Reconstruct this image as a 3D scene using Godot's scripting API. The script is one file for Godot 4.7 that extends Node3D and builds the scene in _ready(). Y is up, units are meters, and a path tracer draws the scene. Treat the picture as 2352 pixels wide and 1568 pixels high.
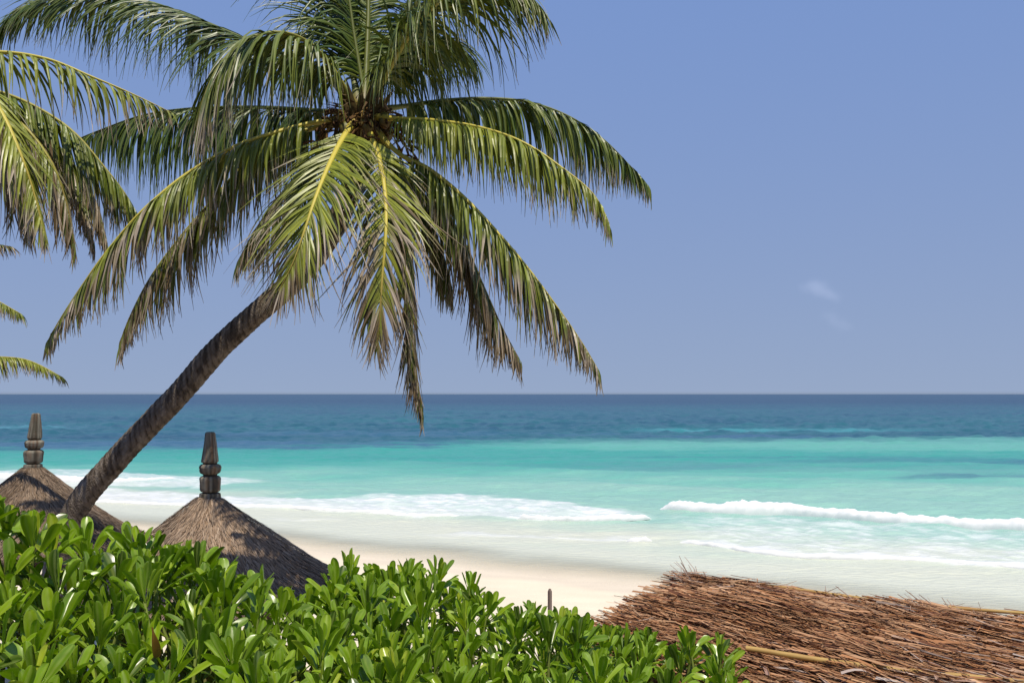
extends Node3D
# A tropical beach seen from a low dune: leaning coconut palm, thatched parasols,
# a leafy shrub row in front, a thatched canopy to the right, surf and open sea.

const EYE := 5.0          # camera height above the sea, metres
const FOCAL := 2037.0     # focal length in units of the 2352 x 1568 sketch grid
const SHORE := 21.6       # distance of the water's edge, along SEAWARD
const SEAWARD := Vector2(0.485, 0.875)   # (right, forward): the shore runs askew

var rng := RandomNumberGenerator.new()
var noise := FastNoiseLite.new()
var fine := FastNoiseLite.new()
var cells := FastNoiseLite.new()
var taken := {}

# ---------------------------------------------------------------- helpers

class Geo:
	var v := PackedVector3Array()
	var n := PackedVector3Array()
	var c := PackedColorArray()
	var i := PackedInt32Array()
	func mesh(m: Material) -> ArrayMesh:
		var a := []
		a.resize(Mesh.ARRAY_MAX)
		a[Mesh.ARRAY_VERTEX] = v
		if n.size() == v.size():
			a[Mesh.ARRAY_NORMAL] = n
		if c.size() == v.size():
			a[Mesh.ARRAY_COLOR] = c
		a[Mesh.ARRAY_INDEX] = i
		var out := ArrayMesh.new()
		out.add_surface_from_arrays(Mesh.PRIMITIVE_TRIANGLES, a)
		out.surface_set_material(0, m)
		return out
	func quad(a: int, b: int, d: int, e: int) -> void:
		i.append_array(PackedInt32Array([a, b, d, a, d, e]))
	func grid(rows: int, cols: int, at: int, closed := false) -> void:
		for r in rows - 1:
			for k in (cols if closed else cols - 1):
				var k2 := (k + 1) % cols
				quad(at + r * cols + k, at + r * cols + k2, at + (r + 1) * cols + k2, at + (r + 1) * cols + k)
	func smooth() -> void:
		n.resize(v.size())
		n.fill(Vector3.ZERO)
		for k in range(0, i.size(), 3):
			var q := (v[i[k + 2]] - v[i[k]]).cross(v[i[k + 1]] - v[i[k]])
			n[i[k]] += q
			n[i[k + 1]] += q
			n[i[k + 2]] += q
		for k in n.size():
			n[k] = n[k].normalized() if n[k].length_squared() > 1e-20 else Vector3.UP

func numbered(called: String) -> String:
	var k: int = taken.get(called, 0)
	taken[called] = k + 1
	return called if k == 0 else "%s_%03d" % [called, k]

func tag(o: Node, label: String, category: String, group := "") -> void:
	o.set_meta("label", label)
	o.set_meta("category", category)
	if group:
		o.set_meta("group", group)

func thing(called: String, label: String, category: String, at := Vector3.ZERO, group := "") -> Node3D:
	var o := Node3D.new()
	o.name = numbered(called)
	add_child(o)
	o.position = at
	tag(o, label, category, group)
	return o

func part(called: String, g: Geo, m: Material, parent: Node) -> MeshInstance3D:
	var o := MeshInstance3D.new()
	o.name = called
	o.mesh = g.mesh(m)
	parent.add_child(o, true)
	return o

func setting(called: String, g: Geo, m: Material) -> MeshInstance3D:
	var o := part(called, g, m, self)
	o.set_meta("kind", "structure")
	return o

func spot(x: float, y: float, d: float) -> Vector3:      # sketch grid + distance -> place
	return Vector3((x - 1176.0) / FOCAL * d, EYE - (y - 905.0) / FOCAL * d, -d)

func smooth_at(p: Array, t: float) -> Vector3:           # Catmull-Rom through p
	var f := clampf(t, 0.0, 1.0) * (p.size() - 1)
	var k := mini(int(f), p.size() - 2)
	var u := f - k
	var a: Vector3 = p[maxi(k - 1, 0)]
	var b: Vector3 = p[k]
	var c: Vector3 = p[k + 1]
	var d: Vector3 = p[mini(k + 2, p.size() - 1)]
	return b.cubic_interpolate(c, a, d, u)

func along(p: Array, n: int) -> PackedVector3Array:      # n points, evenly spaced by length
	var fineness := 120
	var q := PackedVector3Array()
	var l := PackedFloat32Array([0.0])
	for k in fineness + 1:
		q.append(smooth_at(p, float(k) / fineness))
		if k > 0:
			l.append(l[k - 1] + q[k].distance_to(q[k - 1]))
	var out := PackedVector3Array()
	var j := 1
	for k in n:
		var want := l[fineness] * k / (n - 1)
		while j < fineness and l[j] < want:
			j += 1
		out.append(q[j - 1].lerp(q[j], clampf((want - l[j - 1]) / maxf(l[j] - l[j - 1], 1e-6), 0.0, 1.0)))
	return out

func level(table: Array, x: float) -> float:             # piecewise linear [x, y] table
	if x <= table[0][0]:
		return table[0][1]
	for k in range(1, table.size()):
		if x <= table[k][0]:
			return lerpf(table[k - 1][1], table[k][1], (x - table[k - 1][0]) / (table[k][0] - table[k - 1][0]))
	return table[-1][1]

func tube(g: Geo, p: PackedVector3Array, radii: Callable, sides: int, colour: Callable, flat := 1.0) -> void:
	var at := g.v.size()
	var ref := Vector3.UP if absf((p[-1] - p[0]).normalized().y) < 0.9 else Vector3.RIGHT
	for k in p.size():
		var t := (p[mini(k + 1, p.size() - 1)] - p[maxi(k - 1, 0)]).normalized()
		var side := t.cross(ref).normalized()
		var up := side.cross(t)
		for s in sides:
			var a := TAU * s / sides
			var r: float = radii.call(float(k) / (p.size() - 1), a)
			g.v.append(p[k] + (side * cos(a) + up * sin(a) * flat) * r)
			g.c.append(colour.call(float(k) / (p.size() - 1), a))
	g.grid(p.size(), sides, at, true)

func dirt(c: Color, k: float) -> Color:
	return Color(c.r * k, c.g * k, c.b * k)

func linear_material(called: String, rough: float, spec := 0.5) -> StandardMaterial3D:
	var m := StandardMaterial3D.new()
	m.resource_name = called
	m.vertex_color_use_as_albedo = true
	m.roughness = rough
	m.metallic_specular = spec
	m.cull_mode = BaseMaterial3D.CULL_DISABLED
	return m

func relief(m: StandardMaterial3D, frequency: float, scale: Vector3, centimetres: float, kind := FastNoiseLite.TYPE_SIMPLEX_SMOOTH) -> void:
	var f := FastNoiseLite.new()
	f.seed = 5
	f.noise_type = kind
	f.frequency = frequency
	f.fractal_octaves = 4
	var t := NoiseTexture2D.new()
	t.width = 512
	t.height = 512
	t.seamless = true
	t.noise = f
	m.heightmap_enabled = true
	m.heightmap_texture = t
	m.heightmap_scale = centimetres
	m.uv1_triplanar = true
	m.uv1_world_triplanar = true
	m.uv1_scale = scale

# ---------------------------------------------------------------- camera, sky, sun

func view_and_light() -> void:
	var cam := Camera3D.new()
	cam.name = "camera"
	add_child(cam)
	cam.position = Vector3(0, EYE, 0)
	var near := 0.05
	cam.keep_aspect = Camera3D.KEEP_HEIGHT
	cam.set_frustum(near * 1568.0 / FOCAL, Vector2(0, near * (905.0 - 784.0) / FOCAL), near, 40000.0)
	cam.current = true

	var sky_material := ProceduralSkyMaterial.new()
	sky_material.sky_top_color = Color8(113, 145, 205)
	sky_material.sky_horizon_color = Color8(151, 169, 199)
	sky_material.sky_curve = 0.2
	sky_material.ground_bottom_color = Color8(120, 130, 140)
	sky_material.ground_horizon_color = Color8(151, 169, 199)
	sky_material.sun_angle_max = 4.0
	sky_material.sky_cover = cloud_cover()
	sky_material.sky_cover_modulate = Color(1, 1, 1)
	var sky := Sky.new()
	sky.sky_material = sky_material
	var e := Environment.new()
	e.background_mode = Environment.BG_SKY
	e.sky = sky
	e.tonemap_mode = Environment.TONE_MAPPER_LINEAR
	e.tonemap_exposure = 1.0
	e.sdfgi_enabled = true
	e.ssao_enabled = true
	e.ssil_enabled = true
	var w := WorldEnvironment.new()
	w.name = "world_environment"
	w.environment = e
	add_child(w)

	var sun := DirectionalLight3D.new()
	sun.name = "sun"
	sun.light_energy = 1.42
	sun.light_color = Color(1.0, 0.96, 0.89)
	sun.light_angular_distance = 0.5
	sun.shadow_enabled = true
	add_child(sun)
	sun.look_at_from_position(Vector3(0.12, 0.93, 0.34) * 50.0, Vector3.ZERO)

func cloud_cover() -> ImageTexture:
	# two faint wisps low over the sea, to the right; the rest of the sky is clear
	var w := 2048
	var h := 1024
	var im := Image.create(w, h, false, Image.FORMAT_RGBA8)
	im.fill(Color(0, 0, 0, 0))
	var f := FastNoiseLite.new()
	f.seed = 11
	f.frequency = 0.09
	f.fractal_octaves = 4
	for wisp in [[1885.0, 668.0, 34.0, 16.0, 0.42, 0.12], [1925.0, 742.0, 34.0, 15.0, 0.55, 0.045]]:
		var az := atan((wisp[0] - 1176.0) / FOCAL)
		var el := atan((905.0 - wisp[1]) / FOCAL * cos(az))
		var cx := az / TAU * w
		var cy := (0.5 - el / PI) * h
		var s := w / TAU / FOCAL
		for y in range(int(cy) - 22, int(cy) + 23):
			for x in range(int(cx) - 30, int(cx) + 31):
				var dx := (x + 0.5 - cx) / s
				var dy := (y + 0.5 - cy) / s
				var a := dx * cos(wisp[4]) + dy * sin(wisp[4])
				var b := -dx * sin(wisp[4]) + dy * cos(wisp[4])
				var r := sqrt(pow(a / wisp[2], 2) + pow(b / wisp[3], 2)) + 0.7 * f.get_noise_2d(x * 2.0, y * 2.0)
				var k: float = smoothstep(1.5, 0.0, r) * wisp[5]
				if k > 0.004:
					im.set_pixel(x, y, Color(0.85, 0.85, 0.9, clampf(k + im.get_pixel(x, y).a, 0, 1)))
	return ImageTexture.create_from_image(im)

# ---------------------------------------------------------------- ground and sea

func seaward(x: float, z: float) -> float:
	return SEAWARD.x * x + SEAWARD.y * z

const BEACH := [[-12.0, 3.55], [0.0, 3.35], [3.0, 2.2], [6.0, 1.1], [9.0, 0.8], [14.0, 0.56], [21.6, 0.0], [30.0, -0.45], [60.0, -2.6], [140.0, -9.0]]

func ground_at(x: float, z: float) -> float:
	var s := seaward(x, z)
	return level(BEACH, s) + 0.05 * noise.get_noise_2d(x * 6.0, z * 6.0) * smoothstep(24.0, 12.0, s) + 0.09 * noise.get_noise_2d(x * 1.3, z * 1.3) * smoothstep(21.0, 18.0, s)

func build_ground() -> void:
	var xs := PackedFloat32Array()
	var zs := PackedFloat32Array()
	var x := -260.0
	while x < 260.0:
		xs.append(x)
		x += 0.16 if x > -16.0 and x < 13.0 else (1.0 if absf(x) < 45.0 else 12.0)
	var z := -30.0
	while z < 150.0:
		zs.append(z)
		z += 0.14 if z > 10.0 and z < 30.0 else (0.5 if z > -3.0 and z <= 10.0 else 3.0)
	var g := Geo.new()
	for zz in zs:
		for xx in xs:
			var y := ground_at(xx, zz)
			var s := seaward(xx, zz)
			if s > 11.0 and s < 21.0:      # trodden dry sand
				y += 0.022 * fine.get_noise_2d(xx * 9.0, zz * 9.0) * smoothstep(20.6, 17.0, s)
			g.v.append(Vector3(xx, y, -zz))
			var k := 1.0 + 0.05 * fine.get_noise_2d(xx * 3.0, zz * 5.0) + 0.04 * noise.get_noise_2d(xx * 2.0, zz * 3.0)
			var wet := smoothstep(20.3, 20.9, s + 0.5 * noise.get_noise_2d(xx * 3.5 + 40.0, zz * 3.5))
			var dry := Color(0.76, 0.66, 0.495)
			var soaked := Color(0.62, 0.535, 0.43)
			var litter := smoothstep(7.4, 6.2, s + 1.6 * noise.get_noise_2d(xx * 5.0, zz * 5.0) + 0.8 * fine.get_noise_2d(xx * 9.0, zz * 9.0))      # soil and fallen leaves on the dune
			g.c.append(dirt(dry.lerp(soaked, wet * 0.45).lerp(Color(0.15, 0.105, 0.065), litter), k))
	g.grid(zs.size(), xs.size(), 0)
	g.smooth()
	var m := linear_material("sand", 0.92, 0.25)
	relief(m, 0.03, Vector3(0.9, 0.9, 0.9), 1.2)
	setting("sand", g, m)

func plan(points: Array) -> Array:          # sketch points on the sea -> [x, forward] pairs
	var out := []
	for p in points:
		var d: float = EYE * FOCAL / (p[1] - 905.0)
		out.append([(p[0] - 1176.0) / FOCAL * d, d])
	return out

var surf := []
func plan_surf() -> void:
	# bands of foam lying on the water: far edge, near edge, how dense, how lacy
	surf = [
		{"far": plan([[-300, 1078], [0, 1079], [200, 1079], [330, 1084], [450, 1092], [640, 1096]]), "near": plan([[-300, 1100], [0, 1112], [200, 1118], [330, 1114], [450, 1122], [640, 1104]]), "dense": 0.75, "lace": 0.6},
		{"far": plan([[-300, 1112], [230, 1122], [400, 1128], [560, 1140], [760, 1141], [900, 1136], [1060, 1135], [1200, 1146], [1340, 1162], [1500, 1180]]), "near": plan([[-300, 1140], [230, 1152], [440, 1163], [640, 1168], [800, 1178], [950, 1188], [1100, 1187], [1250, 1195], [1500, 1192]]), "dense": 0.97, "lace": 0.66},
		{"far": plan([[560, 1190], [640, 1188], [780, 1188], [830, 1190]]), "near": plan([[560, 1192], [640, 1196], [780, 1195], [830, 1191]]), "dense": 0.8, "lace": 0.4},
		{"far": plan([[880, 1228], [1000, 1226], [1100, 1222], [1250, 1228], [1400, 1230], [1500, 1226]]), "near": plan([[880, 1230], [1000, 1232], [1100, 1232], [1250, 1238], [1400, 1244], [1500, 1240]]), "dense": 0.95, "lace": 0.4},
		{"far": plan([[1480, 1182], [1600, 1184], [1800, 1190], [1950, 1200], [2150, 1212], [2352, 1222], [2700, 1262]]), "near": plan([[1480, 1200], [1540, 1236], [1640, 1246], [1800, 1268], [1950, 1276], [2150, 1284], [2352, 1298], [2700, 1338]]), "dense": 0.6, "lace": 1.0},
		{"far": plan([[1500, 1232], [1560, 1230], [1640, 1236], [1760, 1254], [1900, 1264], [2050, 1270], [2200, 1279], [2352, 1290], [2700, 1330]]), "near": plan([[1500, 1234], [1560, 1243], [1640, 1256], [1760, 1276], [1900, 1284], [2050, 1287], [2200, 1296], [2352, 1307], [2700, 1350]]), "dense": 1.0, "lace": 0.35},
	]

func foam_at(x: float, z: float) -> float:
	var f := 0.0
	var tear := 0.55 * fine.get_noise_2d(x * 3.0, z * 4.0) + 0.5 * noise.get_noise_2d(x * 3.2, z * 5.0)
	for b in surf:
		var lo: float = b.far[0][0]
		var hi: float = b.far[-1][0]
		if x < lo - 1.0 or x > hi + 1.0:
			continue
		var zf: float = level(b.far, x) + tear
		var zn: float = level(b.near, x) + tear * 0.6
		if z > zf + 0.6 or z < zn - 0.6:
			continue
		var edge := smoothstep(0.0, 1.1, zf - z) * smoothstep(-0.1, 0.35, z - zn) * smoothstep(lo - 0.5, lo + 3.0, x) * smoothstep(hi + 0.5, hi - 2.0, x)
		var along_shore := x * SEAWARD.y - z * SEAWARD.x
		var s := seaward(x, z)
		var web := 1.0 - absf(cells.get_noise_2d(along_shore * 5.0, s * 12.0))
		var clot := 0.5 + 0.5 * fine.get_noise_2d(along_shore * 6.0 + 91.0, s * 15.0) + 0.45 * noise.get_noise_2d(along_shore * 4.0, s * 9.0 + 30.0)
		var lace := smoothstep(0.30, 0.72, clot * 0.75 + web * 0.25)
		f = maxf(f, edge * b.dense * lerpf(1.0, lace, b.lace * 0.75))
	return clampf(f, 0.0, 1.0)

const REEF := [[-110.0, 76.0], [-45.0, 81.0], [-20.0, 82.0], [-5.0, 90.0], [8.0, 95.0], [60.0, 98.0], [120.0, 100.0]]
# beds of weed on the bottom: x, forward, half length, half depth, how dark
const WEED := [[-32.0, 88.0, 26.0, 7.0, 0.85], [-18.0, 112.0, 30.0, 6.0, 0.6], [27.0, 104.0, 13.0, 2.6, 0.8], [30.0, 66.5, 11.0, 2.2, 0.42], [47.0, 65.0, 13.0, 2.6, 0.45], [26.0, 60.0, 16.0, 3.2, 0.22], [27.0, 53.5, 5.5, 1.0, 0.42], [32.0, 54.5, 9.0, 1.9, 0.38], [-6.0, 70.0, 10.0, 1.6, 0.12], [8.0, 62.0, 13.0, 3.5, 0.25], [22.0, 70.0, 14.0, 1.2, 0.3]]

func sea_colour(x: float, z: float) -> Color:
	var s := seaward(x, z)
	var streak := noise.get_noise_2d(x * 0.55, z * 2.4)
	var patch := fine.get_noise_2d(x * 0.35, z * 1.3)
	var far_streak := noise.get_noise_2d(x * 0.16 + 300.0, z * 0.8)
	var shallow := Color(0.61, 0.625, 0.50)
	var pale := Color(0.27, 0.485, 0.40)
	var aqua := Color(0.145, 0.420, 0.340)
	var turquoise := Color(0.052, 0.320, 0.265)
	var blue := Color(0.022, 0.088, 0.135)
	var deep := Color(0.014, 0.052, 0.098)
	var q := z + 0.10 * x + 4.0 * streak + 3.0 * patch
	var c := shallow.lerp(pale, smoothstep(26.0, 37.0, s + 2.2 * streak + 2.0 * patch))
	c = c.lerp(aqua, smoothstep(44.0, 58.0, q))
	c = c.lerp(turquoise, smoothstep(54.0, 70.0, q - 0.10 * x))
	c = c.lerp(aqua, smoothstep(76.0, 88.0, q) * smoothstep(-12.0, 12.0, x) * 0.8)
	var edge: float = level(REEF, x) + 5.0 * far_streak + 2.5 * patch
	c = c.lerp(blue.lerp(Color(0.026, 0.135, 0.16), 0.5 + 0.9 * far_streak), smoothstep(-9.0, 11.0, z - edge))
	for w in WEED:
		var dx: float = (x - w[0]) / w[2]
		var dz: float = (z - w[1]) / w[3]
		var r := dx * dx + dz * dz
		if r < 2.2:
			var k := smoothstep(1.5, 0.3, r + 0.9 * patch + 0.7 * streak) * float(w[4])
			c = c.lerp(Color(0.045, 0.125, 0.205), k)
	# a sand bar that shows as a light streak inside the darker water
	var bar := exp(-pow((z - 122.0 - 2.0 * patch) / 4.0, 2)) * smoothstep(12.0, 24.0, x) * smoothstep(62.0, 46.0, x)
	c = c.lerp(Color(0.07, 0.35, 0.36), bar * 0.6)
	var bar2 := exp(-pow((z - 133.0 - 6.0 * patch) / 5.0, 2)) * smoothstep(-60.0, -70.0, x)
	c = c.lerp(Color(0.10, 0.33, 0.38), bar2 * 0.5)
	c = c.lerp(deep, smoothstep(120.0, 620.0, z + 40.0 * far_streak))
	return c

func build_sea() -> void:
	var rows := 600
	var cols := 860
	var heights := PackedFloat32Array()
	var g := Geo.new()
	var places := PackedVector3Array()
	var inv0 := 1.0 / 17.5
	var inv1 := 1.0 / 30000.0
	for r in rows:
		var z := 1.0 / lerpf(inv0, inv1, float(r) / (rows - 1))
		var calm := smoothstep(400.0, 60.0, z)
		for k in cols:
			var a := lerpf(-0.95, 0.95, float(k) / (cols - 1))
			var x := a * z
			var s := seaward(x, z)
			var c := sea_colour(x, z)
			var y := 0.0
			var alpha := 1.0
			if z > 48.0 and z < 700.0:      # wind chop
				y += smoothstep(48.0, 150.0, z) * 1.1 * smoothstep(700.0, 250.0, z) * (0.42 * noise.get_noise_2d(x * 1.7 + 60.0, z * 2.6) + 0.30 * fine.get_noise_2d(x * 1.6, z * 2.0 + 50.0))
			if z < 400.0:
				y += calm * (0.09 * noise.get_noise_2d(x * 3.0, z * 8.0) + 0.06 * fine.get_noise_2d(x * 2.6, z * 6.0)) * smoothstep(22.0, 34.0, s)
			if z < 70.0:
				var f := foam_at(x, z)
				if f > 0.0:
					c = c.lerp(Color(0.76, 0.77, 0.75), f)
					y += 0.05 * f
				# low swell running in behind the surf
				y += 0.10 * sin(s * 0.75 + 2.0 * noise.get_noise_2d(x * 0.7, z * 0.7)) * smoothstep(30.0, 38.0, s) * smoothstep(75.0, 55.0, z)
				# the last thin film over the sand
				alpha = clampf(maxf(smoothstep(SHORE - 0.3, SHORE + 4.0, s + 0.7 * noise.get_noise_2d(x * 2.0, z * 2.0)), f), 0.0, 1.0)
			g.v.append(Vector3(x, y, -z))
			c.a = alpha
			g.c.append(c)
	g.grid(rows, cols, 0)
	# drop the faces that would lie well inside the beach
	var keep := PackedInt32Array()
	for k in range(0, g.i.size(), 3):
		var p := g.v[g.i[k]]
		if seaward(p.x, -p.z) > SHORE - 1.2:
			keep.append(g.i[k])
			keep.append(g.i[k + 1])
			keep.append(g.i[k + 2])
	g.i = keep
	g.smooth()
	var m := linear_material("sea_water", 0.30, 0.25)
	m.transparency = BaseMaterial3D.TRANSPARENCY_ALPHA
	relief(m, 0.02, Vector3(0.16, 0.16, 0.4), 4.0)
	setting("water", g, m)

func breaker(label: String, base: Array, tall: Callable, deep: float, material: Material) -> void:
	# a tumbling roller of foam along a line on the sea
	var p := []
	for q in plan(base):
		p.append(Vector3(q[0], 0.0, -q[1]))
	var length := 0.0
	for k in p.size() - 1:
		length += p[k].distance_to(p[k + 1])
	var n := int(length / 0.085)
	var path := along(p, n)
	var mid: Vector3 = path[n / 2]
	var o := thing("breaking_wave", label, "wave", Vector3(mid.x, 0, mid.z), "waves breaking along the beach")
	var g := Geo.new()
	var ring := 15
	for k in n:
		var t := (path[mini(k + 1, n - 1)] - path[maxi(k - 1, 0)]).normalized()
		var back := Vector3(-t.z, 0, t.x)
		if back.z > 0:
			back = -back
		var f := float(k) / (n - 1)
		var h: float = tall.call(f) * (1.0 + 0.30 * noise.get_noise_2d(path[k].x * 2.2, 7.0) + 0.12 * fine.get_noise_2d(path[k].x * 12.0, 3.0))
		for j in ring:
			var a := PI * j / (ring - 1)
			var across := (1.0 - cos(a)) * 0.5
			# steep towards the shore, long behind
			var lift := sin(a) if across < 0.35 else sin(a) * lerpf(1.0, 0.8, across)
			var q := path[k] + back * (pow(across, 1.5) * deep * (0.35 + 0.65 * h / 0.5)) + Vector3.UP * (lift * h - 0.03)
			var lump := 0.6 * fine.get_noise_3d(q.x * 11.0, q.y * 16.0, q.z * 11.0) + 0.5 * noise.get_noise_3d(q.x * 9.0, q.y * 12.0, q.z * 9.0)
			q += (back * -0.5 + Vector3.UP) * (lump * 0.11 + 0.06 * fine.get_noise_3d(q.x * 34.0, q.y * 40.0, q.z * 34.0)) * sin(a) * minf(1.0, h / 0.25)
			g.v.append(q - o.position)
			g.c.append(dirt(Color(0.75, 0.755, 0.74), 1.0 + 0.06 * lump))
	g.grid(n, ring, 0)
	g.smooth()
	part("foam_crest", g, material, o)

func build_surf() -> void:
	var foam := linear_material("sea_foam", 0.95, 0.2)
	var taper := func(t: float) -> float: return smoothstep(0.0, 0.07, t) * smoothstep(1.0, 0.93, t)
	breaker("long white breaking wave on the right, the tallest in the surf",
		[[1500, 1172], [1600, 1180], [1700, 1185], [1800, 1184], [1900, 1191], [2000, 1200], [2100, 1208], [2200, 1215], [2352, 1226], [2560, 1247], [2800, 1275]],
		func(t: float) -> float: return (0.45 + 0.08 * sin(t * 9.0)) * lerpf(1.0, 1.25, t) * smoothstep(0.0, 0.05, t), 1.5, foam)
	breaker("white breaking wave at far left behind the left thatched parasol",
		[[-420, 1094], [-200, 1100], [0, 1106], [110, 1110], [200, 1110], [300, 1106], [380, 1104], [450, 1107]],
		func(t: float) -> float: return 0.52 * smoothstep(0.0, 0.06, t) * lerpf(1.0, 0.45, smoothstep(0.6, 0.85, t)) * smoothstep(1.0, 0.9, t), 1.6, foam)
	breaker("low line of white foam between palm trunk and middle of the bay",
		[[180, 1152], [440, 1162], [640, 1167], [800, 1177], [950, 1187], [1100, 1186]],
		func(t: float) -> float: return 0.15 * taper.call(t), 1.0, foam)
	breaker("short curl of foam just left of the tallest breaking wave",
		[[1180, 1192], [1280, 1196], [1380, 1197], [1460, 1194], [1500, 1190]],
		func(t: float) -> float: return 0.21 * taper.call(t), 1.0, foam)
	breaker("thin white edge of foam sliding up the beach above the brown canopy",
		[[1530, 1243], [1640, 1256], [1760, 1274], [1900, 1283], [2050, 1287], [2200, 1296], [2352, 1308], [2600, 1338]],
		func(t: float) -> float: return 0.14 * smoothstep(0.0, 0.08, t), 0.9, foam)
	breaker("small white puff of foam in front of the shallow channel",
		[[1430, 1243], [1455, 1246], [1480, 1246], [1505, 1242]],
		func(t: float) -> float: return 0.20 * smoothstep(0.0, 0.3, t) * smoothstep(1.0, 0.7, t), 0.8, foam)

# ---------------------------------------------------------------- coconut palms

var leaf_mat: StandardMaterial3D
var stalk_mat: StandardMaterial3D
var bark_mat: StandardMaterial3D
var fibre_mat: StandardMaterial3D

func frond(palm: Node3D, o: Dictionary) -> void:
	# o.p: [x, y, distance] along the midrib; long: longest leaflet; droop; dry: 0..1; gold: 0..1
	var p := []
	for q in o.p:
		p.append(spot(q[0], q[1], q[2]) - palm.position)
	var n := 60
	var whole := along(p, 64)
	var path := whole.slice(0, n) if not o.has("full") else along(p, n)
	var length := 0.0
	for k in n - 1:
		length += path[k].distance_to(path[k + 1])
	var chord := path[n - 1] - path[0]
	var flat := Vector3(chord.x, 0, chord.z)
	if flat.length() < 0.3:
		flat = Vector3(0, 0, 1)
	var side0 := Vector3.UP.cross(flat).normalized()
	if o.has("roll"):
		side0 = side0.rotated(flat.normalized(), o.roll)
	var node := Node3D.new()
	node.name = "frond"
	palm.add_child(node, true)
	if o.has("label"):
		node.set_meta("label", o.label)
	var gold: float = o.get("gold", 0.3) * 1.12
	var dry: float = o.get("dry", 0.3)
	var thick: float = o.get("thick", 0.042)
	var green_rib := Color(0.13, 0.15, 0.03)
	var gold_rib := Color(0.56, 0.47, 0.07)
	var r := Geo.new()
	tube(r, path, func(t: float, a: float) -> float: return lerpf(thick * (1.0 + 0.8 * smoothstep(0.12, 0.0, t)), 0.006, pow(t, 0.8)), 7,
		func(t: float, a: float) -> Color: return green_rib.lerp(gold_rib, smoothstep(0.15, 0.5, gold)).lerp(Color(0.20, 0.12, 0.05), clampf(smoothstep(0.6, 1.0, t) * dry + smoothstep(0.08, 0.0, t) * 0.6, 0, 1)), 0.7)
	r.smooth()
	part("midrib", r, stalk_mat, node)
	var g := Geo.new()
	var count := int(length * o.get("per_metre", 54.0))
	var first: float = o.get("bare", 0.13)
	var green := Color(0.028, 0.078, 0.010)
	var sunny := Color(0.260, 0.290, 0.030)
	var straw := Color(0.56, 0.475, 0.39)
	var brown := Color(0.115, 0.070, 0.038)
	var down := Vector3(0, -1, 0)
	for k in count:
		for hand in [-1.0, 1.0]:
			var t := first + (1.0 - first) * (k + rng.randf()) / count
			var f := t * (n - 1)
			var j := mini(int(f), n - 2)
			var root := path[j].lerp(path[j + 1], f - j)
			var fwd := (path[mini(j + 2, n - 1)] - path[maxi(j - 1, 0)]).normalized()
			var side := (side0 - fwd * side0.dot(fwd)).normalized()
			var over := side.cross(fwd)
			if over.y < 0 and absf(fwd.y) < 0.9:
				over = -over
			if rng.randf() < 0.05 + 0.10 * dry * t:
				continue
			var bunch := noise.get_noise_2d(t * length * 75.0 + hand * 300.0, length * 50.0)
			if bunch < -0.38 and rng.randf() < 0.7:
				continue
			var long: float = o.long * 1.40 * (0.62 + 0.38 * smoothstep(first, first + 0.22, t)) * (1.0 - 0.66 * smoothstep(0.62, 1.0, t)) * rng.randf_range(0.72, 1.1)
			var swept := lerpf(0.50, 1.18, pow(t, 1.3)) + rng.randf_range(-0.14, 0.14) + 0.45 * bunch
			var dir: Vector3 = side * hand * cos(swept) + fwd * sin(swept) + over * (o.get("lift", 0.12) + rng.randf_range(-0.16, 0.16))
			dir = dir.normalized()
			var droop: float = o.droop * rng.randf_range(0.6, 1.4) * (1.0 + 0.5 * noise.get_noise_2d(t * length * 30.0 - hand * 200.0, 9.0))
			var wide := rng.randf_range(0.011, 0.019) * (1.0 - 0.35 * t)
			var crisp := clampf(dry * rng.randf_range(0.25, 1.85) * (0.16 + 1.1 * t), 0.0, 1.0)
			var withers := lerpf(1.08, 0.12, crisp)
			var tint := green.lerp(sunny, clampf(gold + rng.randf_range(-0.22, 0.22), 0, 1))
			tint = dirt(tint, rng.randf_range(0.75, 1.25))
			var dead := straw.lerp(brown, clampf(rng.randf() + 0.35 * (dry - 0.5), 0.0, 1.0))
			var twist := rng.randf_range(-0.9, 0.9)
			var bend := Vector3(rng.randf_range(-1, 1), 0, rng.randf_range(-1, 1)) * (0.10 + 0.25 * crisp)
			var at := g.v.size()
			var here := root
			var steps := 6
			for q in steps + 1:
				var v := float(q) / steps
				var pull := 1.0 - exp(-droop * v * 1.6)
				var d: Vector3 = (dir * (1.0 - pull) + down * pull + bend * v * v).normalized()
				if q > 0:
					here += d * (long / steps)
				var w: Vector3 = fwd - d * fwd.dot(d)
				if w.length() < 0.05:
					w = over - d * over.dot(d)
				w = w.normalized().rotated(d, twist * v)
				var nn: Vector3 = d.cross(w)
				var half := wide * (0.65 + 0.5 * sin(PI * minf(v * 1.4, 1.0))) * (1.0 - pow(v, 2.2)) + 0.0015
				var fold := 0.45 + 0.5 * crisp * v
				g.v.append(here + w * half + nn * half * fold)
				g.v.append(here)
				g.v.append(here - w * half + nn * half * fold)
				var c := tint.lerp(dead, smoothstep(withers - 0.10, withers + 0.14, v))
				g.c.append(c)
				g.c.append(c.lerp(gold_rib, 0.12))
				g.c.append(dirt(c, 0.92))
			g.grid(steps + 1, 3, at)
	var l := part("leaflets", g, leaf_mat, node)
	l.set_meta("kind", "stuff")

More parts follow.
